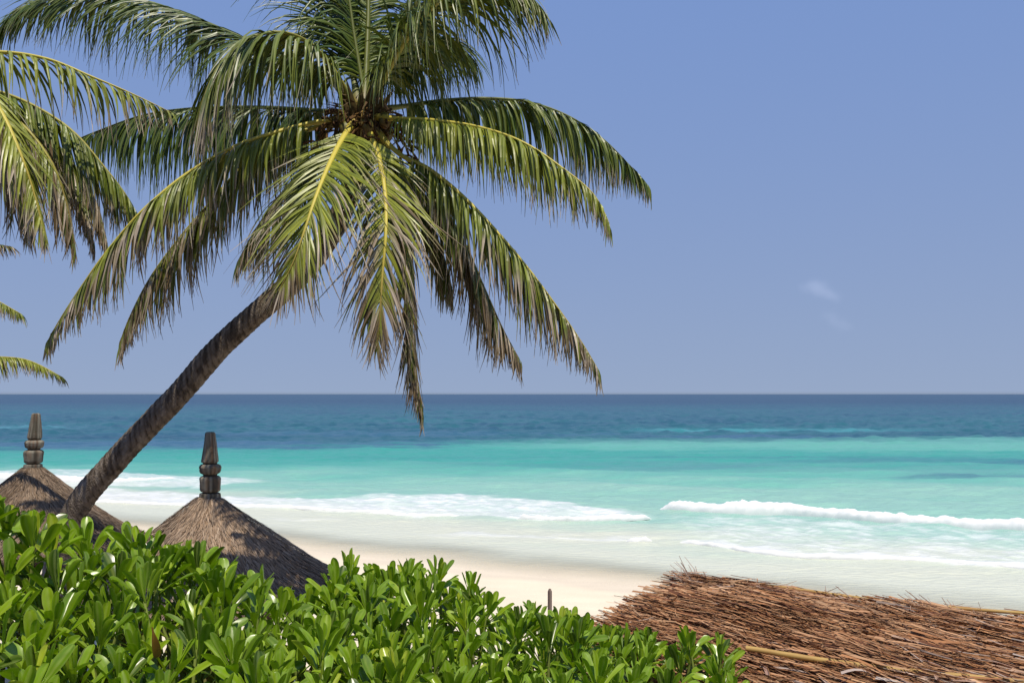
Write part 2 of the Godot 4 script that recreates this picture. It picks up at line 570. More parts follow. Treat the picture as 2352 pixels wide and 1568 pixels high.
func palm_trunk(palm: Node3D, points: Array, r0: float, r1: float, tilt := 0.02) -> void:
	# tilt: how far each leaf scar slants across the trunk
	var p := []
	for q in points:
		p.append(spot(q[0], q[1], q[2]) - palm.position)
	var path := along(p, 520)
	var length := 0.0
	for k in 519:
		length += path[k].distance_to(path[k + 1])
	var g := Geo.new()
	var wobble := func(t: float, a: float) -> float:
		# slanting leaf scars, each a small step, closer together near the top
		var l: float = t * length
		var scar: float = (l - tilt * sin(a)) / 0.075 + 0.55 * noise.get_noise_2d(l * 9.0, cos(a) * 6.0)
		var saw := scar - floorf(scar)
		var r := lerpf(r0, r1, pow(t, 0.75)) + r0 * 0.5 * pow(maxf(0.0, 1.0 - t * 14.0), 2)
		return r * (1.0 + 0.06 * (saw - 0.5) + 0.05 * noise.get_noise_2d(l * 14.0, cos(a) * 9.0) + 0.03 * fine.get_noise_2d(l * 18.0 + a * 7.0, a * 12.0))
	var paint := func(t: float, a: float) -> Color:
		var l: float = t * length
		var scar: float = (l - tilt * sin(a)) / 0.075 + 0.55 * noise.get_noise_2d(l * 9.0, cos(a) * 6.0)
		var saw := scar - floorf(scar)
		var c := Color(0.190, 0.155, 0.120).lerp(Color(0.120, 0.095, 0.072), smoothstep(0.62, 0.9, saw)).lerp(Color(0.042, 0.032, 0.024), smoothstep(0.16, 0.0, saw))
		# pale weathered flakes, slanting across the trunk
		var lay := l - tilt * sin(a)
		var flake := noise.get_noise_2d(lay * 95.0, cos(a) * 7.0 + sin(a) * 5.0) + 0.45 * fine.get_noise_2d(lay * 60.0, cos(a) * 14.0 + l * 9.0)
		c = c.lerp(Color(0.30, 0.26, 0.215), smoothstep(0.15, 0.55, flake) * lerpf(0.85, 0.25, smoothstep(0.15, 0.75, t)))
		c = c.lerp(Color(0.040, 0.030, 0.023), smoothstep(0.15, 0.5, -flake) * 0.65)
		return dirt(c, 1.0 + 0.3 * fine.get_noise_2d(l * 40.0, a * 30.0))
	tube(g, path, wobble, 40, paint)
	g.smooth()
	part("trunk", g, bark_mat, palm)

func crown_heart(palm: Node3D, at: Vector3, lean: Vector3, size: float) -> void:
	# fibre sheaths, old leaf bases and stalks round the bud, with young nuts
	var g := Geo.new()
	for k in 11:
		var a := TAU * k / 11.0 + rng.randf_range(-0.2, 0.2)
		var out := (Vector3(cos(a), 0.0, sin(a)) + lean * 0.4).normalized()
		var p := PackedVector3Array()
		for q in 6:
			var t := q / 5.0
			p.append(at + out * (0.07 + 0.23 * t * t) * size + lean * (-0.34 + 0.50 * t) * size)
		tube(g, p, func(t: float, b: float) -> float: return size * lerpf(0.105, 0.006, t * t) * (1.0 + 0.2 * noise.get_noise_2d(t * 60.0, b * 8.0 + k * 20.0)), 8,
			func(t: float, b: float) -> Color: return dirt(Color(0.075, 0.045, 0.024).lerp(Color(0.09, 0.085, 0.03), t * 0.6), 1.0 + 0.7 * noise.get_noise_2d(t * 90.0, b * 22.0 + k * 9.0)), 0.6)
	g.smooth()
	part("leaf_sheath", g, fibre_mat, palm)
	var f := Geo.new()
	for k in 420:      # torn brown fibre
		var a := rng.randf() * TAU
		var out := Vector3(cos(a), rng.randf_range(-0.7, 0.7), sin(a)).normalized()
		var q := at + out * rng.randf_range(0.1, 0.30) * size
		var d := (out + Vector3(rng.randf_range(-1, 1), rng.randf_range(-1.2, 0.4), rng.randf_range(-1, 1))).normalized()
		var w := d.cross(Vector3(rng.randf_range(-1, 1), rng.randf_range(-1, 1), rng.randf_range(-1, 1))).normalized() * rng.randf_range(0.003, 0.012)
		var l := rng.randf_range(0.08, 0.26) * size
		var at0 := f.v.size()
		var c := dirt(Color(0.10, 0.058, 0.030).lerp(Color(0.27, 0.20, 0.12), rng.randf() * rng.randf()), rng.randf_range(0.5, 1.2))
		for v in [q - w, q + w, q + d * l + Vector3.DOWN * l * 0.25]:
			f.v.append(v)
			f.c.append(c)
		f.i.append_array(PackedInt32Array([at0, at0 + 1, at0 + 2]))
	var fo := part("fibre", f, fibre_mat, palm)
	fo.set_meta("kind", "stuff")
	for k in 5:      # flower stalks hung with small brown buds
		var a := [2.6, 3.6, 0.3, 5.6, 1.5][k] as float
		var out := Vector3(cos(a), 0, sin(a) * 0.8)
		var s := Geo.new()
		var p := PackedVector3Array()
		for q in 7:
			var t := q / 6.0
			p.append(at + out * (0.10 + 0.34 * t) * size + Vector3.UP * (0.02 + 0.16 * t - 0.50 * t * t) * size)
		tube(s, p, func(t: float, b: float) -> float: return 0.018 * (1.0 - 0.6 * t), 5, func(t: float, b: float) -> Color: return Color(0.30, 0.20, 0.06))
		for q in 26:
			var root := p[2 + q % 5]
			var d := (out * 0.5 + Vector3(rng.randf_range(-1, 1), rng.randf_range(-1.1, 0.4), rng.randf_range(-1, 1))).normalized()
			var tw := PackedVector3Array([root, root + d * 0.10 * size, root + d * 0.19 * size + Vector3.DOWN * 0.05])
			tube(s, tw, func(t: float, b: float) -> float: return lerpf(0.006, 0.016, t), 4, func(t: float, b: float) -> Color: return Color(0.17, 0.10, 0.035).lerp(Color(0.09, 0.05, 0.025), t))
		s.smooth()
		part("flower_stalk", s, fibre_mat, palm)
	for k in 7:      # young nuts
		var a := TAU * k / 7.0 + 0.4
		var s := Geo.new()
		var mid := at + Vector3(cos(a) * 0.24, rng.randf_range(-0.26, -0.06), sin(a) * 0.24) * size
		for j in 9:
			var b := PI * j / 8.0
			for q in 10:
				var e := TAU * q / 10.0
				var bulge := 0.062 * size * sin(b) * (1.0 + 0.10 * cos(e * 3.0))
				s.v.append(mid + Vector3(cos(e) * bulge, cos(b) * 0.085 * size, sin(e) * bulge))
				s.c.append(Color(0.16, 0.15, 0.035).lerp(Color(0.17, 0.085, 0.035), smoothstep(0.3, 1.0, float(j) / 8.0)))
		s.grid(9, 10, 0, true)
		s.smooth()
		part("coconut", s, stalk_mat, palm)

func build_palms() -> void:
	leaf_mat = linear_material("palm_leaf", 0.42, 0.5)
	leaf_mat.backlight_enabled = true
	leaf_mat.backlight = Color(0.34, 0.38, 0.10)
	stalk_mat = linear_material("palm_midrib", 0.5, 0.45)
	bark_mat = linear_material("palm_bark", 0.95, 0.2)
	relief(bark_mat, 0.05, Vector3(3.0, 1.2, 3.0), 1.6)
	fibre_mat = linear_material("palm_fibre", 0.95, 0.15)

	# --- the leaning palm
	var foot := spot(96, 1612, 9.0)
	foot.y = ground_at(foot.x, 9.0) - 0.05
	var palm := thing("coconut_palm", "tall coconut palm leaning right over the beach, its whole crown in view", "palm tree", foot, "coconut palms")
	palm_trunk(palm, [[96, 1680, 9.0], [104, 1500, 9.0], [122, 1340, 9.0], [150, 1222, 9.0], [190, 1145, 9.0], [247, 1078, 9.0], [318, 1000, 9.0], [410, 905, 9.0], [500, 802, 9.0], [590, 718, 9.0], [678, 640, 9.0], [752, 548, 9.0], [808, 430, 9.0], [838, 320, 9.0]], 0.130, 0.108, 0.10)
	var heart := spot(835, 268, 9.0) - palm.position
	crown_heart(palm, heart, Vector3(0.12, 0.98, 0.1).normalized(), 1.02)
	var fronds := [
		# rear, drawn first
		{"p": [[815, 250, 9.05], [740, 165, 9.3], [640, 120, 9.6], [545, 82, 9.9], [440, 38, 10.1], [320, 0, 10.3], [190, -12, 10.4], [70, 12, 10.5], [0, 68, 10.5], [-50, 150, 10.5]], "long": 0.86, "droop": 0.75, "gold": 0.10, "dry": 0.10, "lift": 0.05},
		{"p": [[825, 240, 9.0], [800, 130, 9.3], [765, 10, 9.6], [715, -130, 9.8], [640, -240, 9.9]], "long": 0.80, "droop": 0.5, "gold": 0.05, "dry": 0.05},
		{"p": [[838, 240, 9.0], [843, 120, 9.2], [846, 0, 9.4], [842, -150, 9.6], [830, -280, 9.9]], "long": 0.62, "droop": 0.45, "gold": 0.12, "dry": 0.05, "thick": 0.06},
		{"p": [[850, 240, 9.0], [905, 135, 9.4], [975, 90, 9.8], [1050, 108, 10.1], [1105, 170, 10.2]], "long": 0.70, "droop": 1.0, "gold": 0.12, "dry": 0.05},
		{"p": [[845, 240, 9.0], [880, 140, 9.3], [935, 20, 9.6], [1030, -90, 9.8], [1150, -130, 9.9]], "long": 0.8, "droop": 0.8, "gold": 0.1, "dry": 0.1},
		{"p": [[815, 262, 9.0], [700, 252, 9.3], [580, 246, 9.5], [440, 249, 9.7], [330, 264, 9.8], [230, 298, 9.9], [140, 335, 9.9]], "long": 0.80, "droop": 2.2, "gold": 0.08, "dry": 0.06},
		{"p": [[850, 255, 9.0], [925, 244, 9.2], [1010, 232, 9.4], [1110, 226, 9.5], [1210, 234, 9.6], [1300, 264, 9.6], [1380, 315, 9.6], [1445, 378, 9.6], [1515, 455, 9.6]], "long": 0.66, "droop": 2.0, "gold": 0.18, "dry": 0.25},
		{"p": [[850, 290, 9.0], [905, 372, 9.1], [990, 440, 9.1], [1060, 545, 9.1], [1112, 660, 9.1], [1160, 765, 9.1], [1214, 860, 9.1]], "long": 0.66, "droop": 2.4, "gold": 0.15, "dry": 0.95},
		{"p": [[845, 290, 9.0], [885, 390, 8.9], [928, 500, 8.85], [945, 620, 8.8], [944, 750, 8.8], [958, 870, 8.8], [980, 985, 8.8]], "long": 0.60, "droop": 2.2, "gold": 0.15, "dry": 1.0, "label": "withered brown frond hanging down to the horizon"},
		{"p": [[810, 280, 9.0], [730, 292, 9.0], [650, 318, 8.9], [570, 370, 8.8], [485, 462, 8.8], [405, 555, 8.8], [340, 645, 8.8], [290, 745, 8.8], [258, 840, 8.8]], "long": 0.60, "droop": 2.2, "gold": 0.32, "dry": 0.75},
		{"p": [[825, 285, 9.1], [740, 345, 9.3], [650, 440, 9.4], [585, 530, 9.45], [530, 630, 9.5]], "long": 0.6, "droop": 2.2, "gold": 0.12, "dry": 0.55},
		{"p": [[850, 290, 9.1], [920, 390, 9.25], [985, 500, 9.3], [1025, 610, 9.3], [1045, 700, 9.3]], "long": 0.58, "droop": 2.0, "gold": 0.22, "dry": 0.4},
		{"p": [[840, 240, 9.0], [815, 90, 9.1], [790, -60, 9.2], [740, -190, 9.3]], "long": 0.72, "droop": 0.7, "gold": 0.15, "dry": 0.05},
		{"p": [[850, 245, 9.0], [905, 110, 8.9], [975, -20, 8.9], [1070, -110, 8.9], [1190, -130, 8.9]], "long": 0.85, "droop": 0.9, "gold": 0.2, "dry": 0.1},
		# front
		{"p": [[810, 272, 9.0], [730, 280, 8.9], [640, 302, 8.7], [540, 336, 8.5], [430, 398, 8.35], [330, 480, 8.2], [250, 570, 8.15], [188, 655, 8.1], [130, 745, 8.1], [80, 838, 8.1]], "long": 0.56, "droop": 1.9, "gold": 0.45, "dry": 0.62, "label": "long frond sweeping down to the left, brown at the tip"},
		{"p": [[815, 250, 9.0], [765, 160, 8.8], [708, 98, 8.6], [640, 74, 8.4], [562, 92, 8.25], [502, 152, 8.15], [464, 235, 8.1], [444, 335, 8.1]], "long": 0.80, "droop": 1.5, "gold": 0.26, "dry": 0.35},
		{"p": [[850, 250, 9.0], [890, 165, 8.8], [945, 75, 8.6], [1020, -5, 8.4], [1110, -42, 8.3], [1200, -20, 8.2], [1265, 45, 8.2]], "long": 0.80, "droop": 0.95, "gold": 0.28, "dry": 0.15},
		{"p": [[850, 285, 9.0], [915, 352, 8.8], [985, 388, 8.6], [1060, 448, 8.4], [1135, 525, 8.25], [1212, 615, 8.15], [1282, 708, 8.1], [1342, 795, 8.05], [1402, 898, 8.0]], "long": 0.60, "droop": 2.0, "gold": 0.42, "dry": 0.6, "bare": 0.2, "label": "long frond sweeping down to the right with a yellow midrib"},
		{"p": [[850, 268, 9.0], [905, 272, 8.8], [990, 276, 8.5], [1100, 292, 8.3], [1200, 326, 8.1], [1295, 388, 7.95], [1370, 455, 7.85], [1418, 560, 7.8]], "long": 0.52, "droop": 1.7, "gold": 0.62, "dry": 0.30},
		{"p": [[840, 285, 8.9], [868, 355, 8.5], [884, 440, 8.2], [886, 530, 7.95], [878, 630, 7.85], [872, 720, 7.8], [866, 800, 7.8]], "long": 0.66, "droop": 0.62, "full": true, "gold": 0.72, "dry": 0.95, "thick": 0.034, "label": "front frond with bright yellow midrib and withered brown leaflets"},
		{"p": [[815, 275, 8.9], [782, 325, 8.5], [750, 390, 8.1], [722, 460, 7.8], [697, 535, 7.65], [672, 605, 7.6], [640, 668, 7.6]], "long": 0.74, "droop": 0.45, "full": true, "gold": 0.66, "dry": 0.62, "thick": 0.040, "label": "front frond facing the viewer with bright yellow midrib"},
	]
	for o in fronds:
		frond(palm, o)

	# --- its neighbour, the trunk outside the picture on the left
	foot = spot(-420, 1700, 8.2)
	foot.y = ground_at(foot.x, 8.2) - 0.05
	palm = thing("coconut_palm", "coconut palm at the left edge of which only some fronds show", "palm tree", foot, "coconut palms")
	palm_trunk(palm, [[-420, 1760, 8.2], [-400, 1400, 8.2], [-360, 1000, 8.2], [-300, 600, 8.2], [-250, 250, 8.2]], 0.165, 0.115)
	crown_heart(palm, spot(-245, 190, 8.2) - palm.position, Vector3(0.1, 0.99, 0).normalized(), 1.2)
	for o in [
		{"full": true, "p": [[-245, 170, 8.2], [-120, 128, 8.2], [0, 120, 8.2], [110, 136, 8.2], [210, 176, 8.2], [300, 214, 8.2], [392, 258, 8.2]], "long": 0.50, "droop": 1.6, "gold": 0.62, "dry": 0.4, "per_metre": 20.0},
		{"full": true, "p": [[-245, 180, 8.3], [-120, 190, 8.6], [0, 212, 8.7], [90, 250, 8.7], [170, 305, 8.7], [240, 385, 8.7], [290, 450, 8.7], [330, 520, 8.7]], "long": 0.62, "droop": 1.9, "gold": 0.30, "dry": 0.3},
		{"full": true, "p": [[-245, 185, 8.1], [-130, 165, 7.7], [-40, 200, 7.5], [5, 262, 7.4], [45, 350, 7.3], [76, 440, 7.3], [100, 535, 7.3]], "long": 0.55, "droop": 0.9, "gold": 0.78, "dry": 0.4, "thick": 0.05},
		{"full": true, "p": [[-245, 185, 8.2], [-100, 210, 8.2], [30, 270, 8.15], [110, 360, 8.1], [150, 460, 8.1], [170, 560, 8.1]], "long": 0.58, "droop": 2.0, "gold": 0.3, "dry": 0.85},
		{"full": true, "p": [[-245, 190, 8.4], [-90, 190, 8.9], [60, 262, 9.1], [140, 350, 9.1], [190, 450, 9.1], [215, 560, 9.1]], "long": 0.52, "droop": 2.0, "gold": 0.2, "dry": 0.8},
		{"full": true, "p": [[-245, 190, 8.6], [-60, 232, 9.2], [90, 300, 9.4], [170, 380, 9.4], [222, 470, 9.4], [245, 560, 9.4]], "long": 0.55, "droop": 2.2, "gold": 0.15, "dry": 0.95},
		{"full": true, "p": [[-245, 190, 8.0], [-110, 262, 7.9], [-10, 350, 7.8], [45, 440, 7.8], [72, 530, 7.8]], "long": 0.55, "droop": 1.3, "gold": 0.35, "dry": 0.8},
		{"full": true, "p": [[-250, 180, 8.2], [-330, 80, 8.2], [-430, 80, 8.1], [-520, 180, 8.0]], "long": 0.6, "droop": 1.6, "gold": 0.4, "dry": 0.3},
		{"full": true, "p": [[-250, 180, 8.2], [-260, 40, 8.3], [-230, -120, 8.5], [-150, -230, 8.7]], "long": 0.6, "droop": 0.9, "gold": 0.3, "dry": 0.1},
		{"full": true, "p": [[-250, 190, 8.2], [-330, 240, 8.0], [-420, 350, 7.9], [-460, 520, 7.8]], "long": 0.6, "droop": 2.0, "gold": 0.4, "dry": 0.5},
	]:
		frond(palm, o)

	# --- a third one farther along the beach: only three frond tips reach into the picture
	foot = spot(-520, 1500, 14.0)
	foot.y = ground_at(foot.x, 14.0) - 0.05
	palm = thing("coconut_palm", "farther coconut palm, three frond tips poking in low at the left edge", "palm tree", foot, "coconut palms")
	palm_trunk(palm, [[-520, 1560, 14.0], [-500, 1200, 14.0], [-460, 900, 14.0], [-420, 660, 14.0]], 0.17, 0.12)
	crown_heart(palm, spot(-415, 620, 14.0) - palm.position, Vector3(0.1, 0.99, 0).normalized(), 1.2)
	for o in [
		{"full": true, "p": [[-415, 610, 14.0], [-300, 540, 13.9], [-180, 530, 13.8], [-80, 548, 13.8], [22, 566, 13.8]], "long": 0.5, "droop": 1.0, "gold": 0.4, "dry": 0.9},
		{"full": true, "p": [[-415, 615, 14.0], [-280, 610, 13.6], [-150, 632, 13.4], [-50, 668, 13.3], [46, 720, 13.3]], "long": 0.5, "droop": 1.4, "gold": 0.55, "dry": 0.3},
		{"full": true, "p": [[-415, 625, 14.0], [-300, 700, 13.2], [-150, 786, 12.6], [-40, 815, 12.4], [60, 826, 12.3], [142, 866, 12.2]], "long": 0.42, "droop": 1.2, "gold": 0.8, "dry": 0.35},
		{"full": true, "p": [[-415, 610, 14.0], [-480, 500, 14.0], [-600, 480, 14.0], [-700, 560, 14.0]], "long": 0.6, "droop": 1.6, "gold": 0.4, "dry": 0.3},
		{"full": true, "p": [[-415, 610, 14.0], [-420, 480, 14.0], [-400, 380, 14.2], [-340, 300, 14.4]], "long": 0.6, "droop": 0.9, "gold": 0.3, "dry": 0.1},
	]:
		frond(palm, o)

# ---------------------------------------------------------------- thatched parasols

func ribbon(g: Geo, p: PackedVector3Array, w: Vector3, half: float, c: Color) -> void:
	var at := g.v.size()
	for k in p.size():
		var taper := 1.0 - 0.55 * float(k) / (p.size() - 1)
		g.v.append(p[k] - w * half * taper)
		g.v.append(p[k] + w * half * taper)
		var shade := dirt(c, 1.0 - 0.12 * k / p.size())
		g.c.append(shade)
		g.c.append(shade)
	g.grid(p.size(), 2, at)

const ROOF := [[0.0, 0.0], [0.20, -0.03], [0.30, -0.10], [0.50, -0.235], [0.84, -0.46], [1.17, -0.685], [1.44, -0.85], [1.72, -1.00], [2.05, -1.13]]

func roof_out(a: float, r: float, turn: float) -> Vector3:       # a rounded four-sided roof
	var b := a - turn
	var k := pow(pow(absf(cos(b)), 3.4) + pow(absf(sin(b)), 3.4), -1.0 / 3.4)
	k = lerpf(1.0, k, smoothstep(0.0, 0.35, r)) * 0.76
	return Vector3(cos(a) * r * k, level(ROOF, r), sin(a) * r * k)

func block(g: Geo, y0: float, y1: float, r0: float, r1: float, soft: float, lean: Vector3, turn: float, seed_at: float) -> void:
	# an eight-sided carved block with worn edges
	var at := g.v.size()
	var ring := 32
	var prof := [[y0, r0 * 0.55], [y0, r0 - soft], [y0 + soft * 0.4, r0 - soft * 0.3], [y0 + soft, r0]]
	for k in range(1, 6):
		prof.append([lerpf(y0 + soft, y1 - soft, k / 6.0), lerpf(r0, r1, k / 6.0)])
	prof.append_array([[y1 - soft, r1], [y1 - soft * 0.4, r1 - soft * 0.3], [y1, r1 - soft], [y1, 0.001]])
	for q in prof:
		for k in ring:
			var a := TAU * k / ring
			var b := fposmod(a - turn, TAU / 8.0) - TAU / 16.0
			var facet := lerpf(1.0, cos(TAU / 16.0) / cos(b), 0.8)
			var w := 1.0 + 0.11 * noise.get_noise_3d(cos(a) * 20.0 + seed_at, q[0] * 40.0, sin(a) * 20.0)
			var rr: float = q[1] * facet * w
			g.v.append(Vector3(cos(a) * rr, q[0], sin(a) * rr) + lean * (q[0] as float))
			var streak := noise.get_noise_3d(cos(a) * 60.0 + seed_at, q[0] * 9.0, sin(a) * 60.0)
			var stain := fine.get_noise_3d(cos(a) * 14.0, q[0] * 12.0 + seed_at, sin(a) * 14.0)
			var c := Color(0.27, 0.255, 0.205).lerp(Color(0.085, 0.075, 0.058), smoothstep(-0.2, 0.3, streak)).lerp(Color(0.20, 0.115, 0.07), smoothstep(0.0, 0.4, stain) * 0.6)
			g.c.append(dirt(c, 1.0 + 0.2 * fine.get_noise_3d(a * 30.0, q[0] * 90.0, seed_at)))
	g.grid(prof.size(), ring, at, true)

func parasol(label: String, top: Vector3, turn: float, lean: Vector3, tone: float, finial_label: String) -> void:
	var gy := ground_at(top.x, -top.z)
	var o := thing("thatched_parasol", label, "parasol", Vector3(top.x, gy, top.z), "thatched parasols on the beach")
	var up := top.y - gy
	var thatch := linear_material("grey_thatch", 0.95, 0.15)
	# body of the roof
	var g := Geo.new()
	var rows := 60
	var ring := 120
	for r in rows:
		var rr := 0.10 + 1.95 * r / (rows - 1)
		for k in ring:
			var a := TAU * k / ring
			var p := roof_out(a, rr, turn)
			p.y += up + 0.045 * noise.get_noise_3d(p.x * 8.0, p.z * 8.0, 3.0 + top.x) + 0.02 * fine.get_noise_3d(p.x * 18.0, p.z * 18.0, top.x) - 0.025
			g.v.append(p)
			var c := dirt(Color(0.13, 0.10, 0.08), 1.0 + 0.5 * fine.get_noise_3d(p.x * 20.0, p.y * 8.0, p.z * 20.0))
			g.c.append(c)
	g.grid(rows, ring, 0, true)
	for k in ring:        # underside
		var p := roof_out(TAU * k / ring, 2.0, turn)
		g.v.append(p + Vector3.UP * (up - 0.12))
		g.c.append(Color(0.10, 0.08, 0.06))
	for k in ring:
		g.v.append(Vector3(0, up - 0.35, 0))
		g.c.append(Color(0.10, 0.08, 0.06))
	g.grid(3, ring, (rows - 1) * ring, true)
	g.smooth()
	part("thatch_core", g, thatch, o)
	# laid straw, in courses down the slope
	var s := Geo.new()
	var courses := 17
	for q in courses:
		var r0 := 0.10 + 1.80 * pow(float(q) / (courses - 1), 0.95)
		var number := int(260 + 980 * r0)
		for k in number:
			var a := TAU * (k + rng.randf()) / number
			var start := r0 + rng.randf_range(-0.07, 0.07)
			var long := rng.randf_range(0.09, 0.24)
			var sway := rng.randf_range(-0.16, 0.16) / maxf(0.35, r0)
			var lift := rng.randf_range(0.002, 0.030)
			var p := PackedVector3Array()
			for j in 4:
				var t := j / 3.0
				var v := roof_out(a + sway * t * long * 2.0, maxf(0.05, start + long * t), turn)
				v.y += up + lift + 0.022 * t * rng.randf() + 0.045 * noise.get_noise_3d(v.x * 8.0, v.z * 8.0, 3.0 + top.x)
				p.append(v)
			var w := Vector3(-sin(a), rng.randf_range(-0.4, 0.4), cos(a))
			var weather := noise.get_noise_3d(p[0].x * 3.0 + 50.0, p[0].y * 3.0, p[0].z * 3.0 + top.x)
			var c := Color(0.47, 0.335, 0.225).lerp(Color(0.20, 0.13, 0.08), clampf(rng.randf() * 0.9 + weather * 0.9, 0, 1))
			c = c.lerp(Color(0.42, 0.37, 0.31), rng.randf() * 0.35)
			ribbon(s, p, w, rng.randf_range(0.003, 0.0075), dirt(c, tone * rng.randf_range(0.75, 1.18)))
	var so := part("thatch", s, thatch, o)
	so.set_meta("kind", "stuff")
	# carved finial
	var wood := linear_material("weathered_wood", 0.9, 0.25)
	relief(wood, 0.06, Vector3(4, 1.2, 4), 0.8)
	var base := Node3D.new()
	base.name = "finial"
	base.position = Vector3(0, up - 0.05, 0)
	base.set_meta("label", finial_label)
	o.add_child(base)
	for b in [["collar", 0.0, 0.105, 0.134, 0.126, 0.012], ["lower_block", 0.115, 0.315, 0.130, 0.138, 0.034], ["ring", 0.338, 0.462, 0.132, 0.140, 0.036], ["tapered_top", 0.476, 0.862, 0.106, 0.064, 0.022]]:
		var f := Geo.new()
		block(f, b[1], b[2], b[3], b[4], b[5], lean, turn + b[1], b[1] * 70.0 + top.x)
		f.smooth()
		part(b[0], f, wood, base)
	var core := Geo.new()
	tube(core, PackedVector3Array([Vector3(0, -0.3, 0), lean * 0.25 + Vector3(0, 0.25, 0), lean * 0.5 + Vector3(0, 0.5, 0)]), func(t: float, a: float) -> float: return 0.085, 12, func(t: float, a: float) -> Color: return Color(0.08, 0.065, 0.05))
	core.smooth()
	part("core", core, wood, base)
	var pole := Geo.new()
	tube(pole, PackedVector3Array([Vector3(0, -0.3, 0), Vector3(0, up * 0.5, 0), Vector3(0, up - 0.05, 0)]), func(t: float, a: float) -> float: return 0.085, 12, func(t: float, a: float) -> Color: return Color(0.20, 0.15, 0.10))
	pole.smooth()
	part("pole", pole, wood, o)

func build_parasols() -> void:
	parasol("grey thatched parasol standing clear of the palm trunk, nearest to the middle", spot(482, 1142, 11.0), 0.62, Vector3(0.0, 0, 0.0), 1.0, "carved grey wooden finial in stacked blocks")
	parasol("darker thatched parasol behind the palm trunk at the left edge", spot(74, 1074, 13.2), 0.95, Vector3(0.06, 0, 0.0), 0.66, "brown wooden finial leaning slightly right")

# ---------------------------------------------------------------- canopy of brown palm thatch

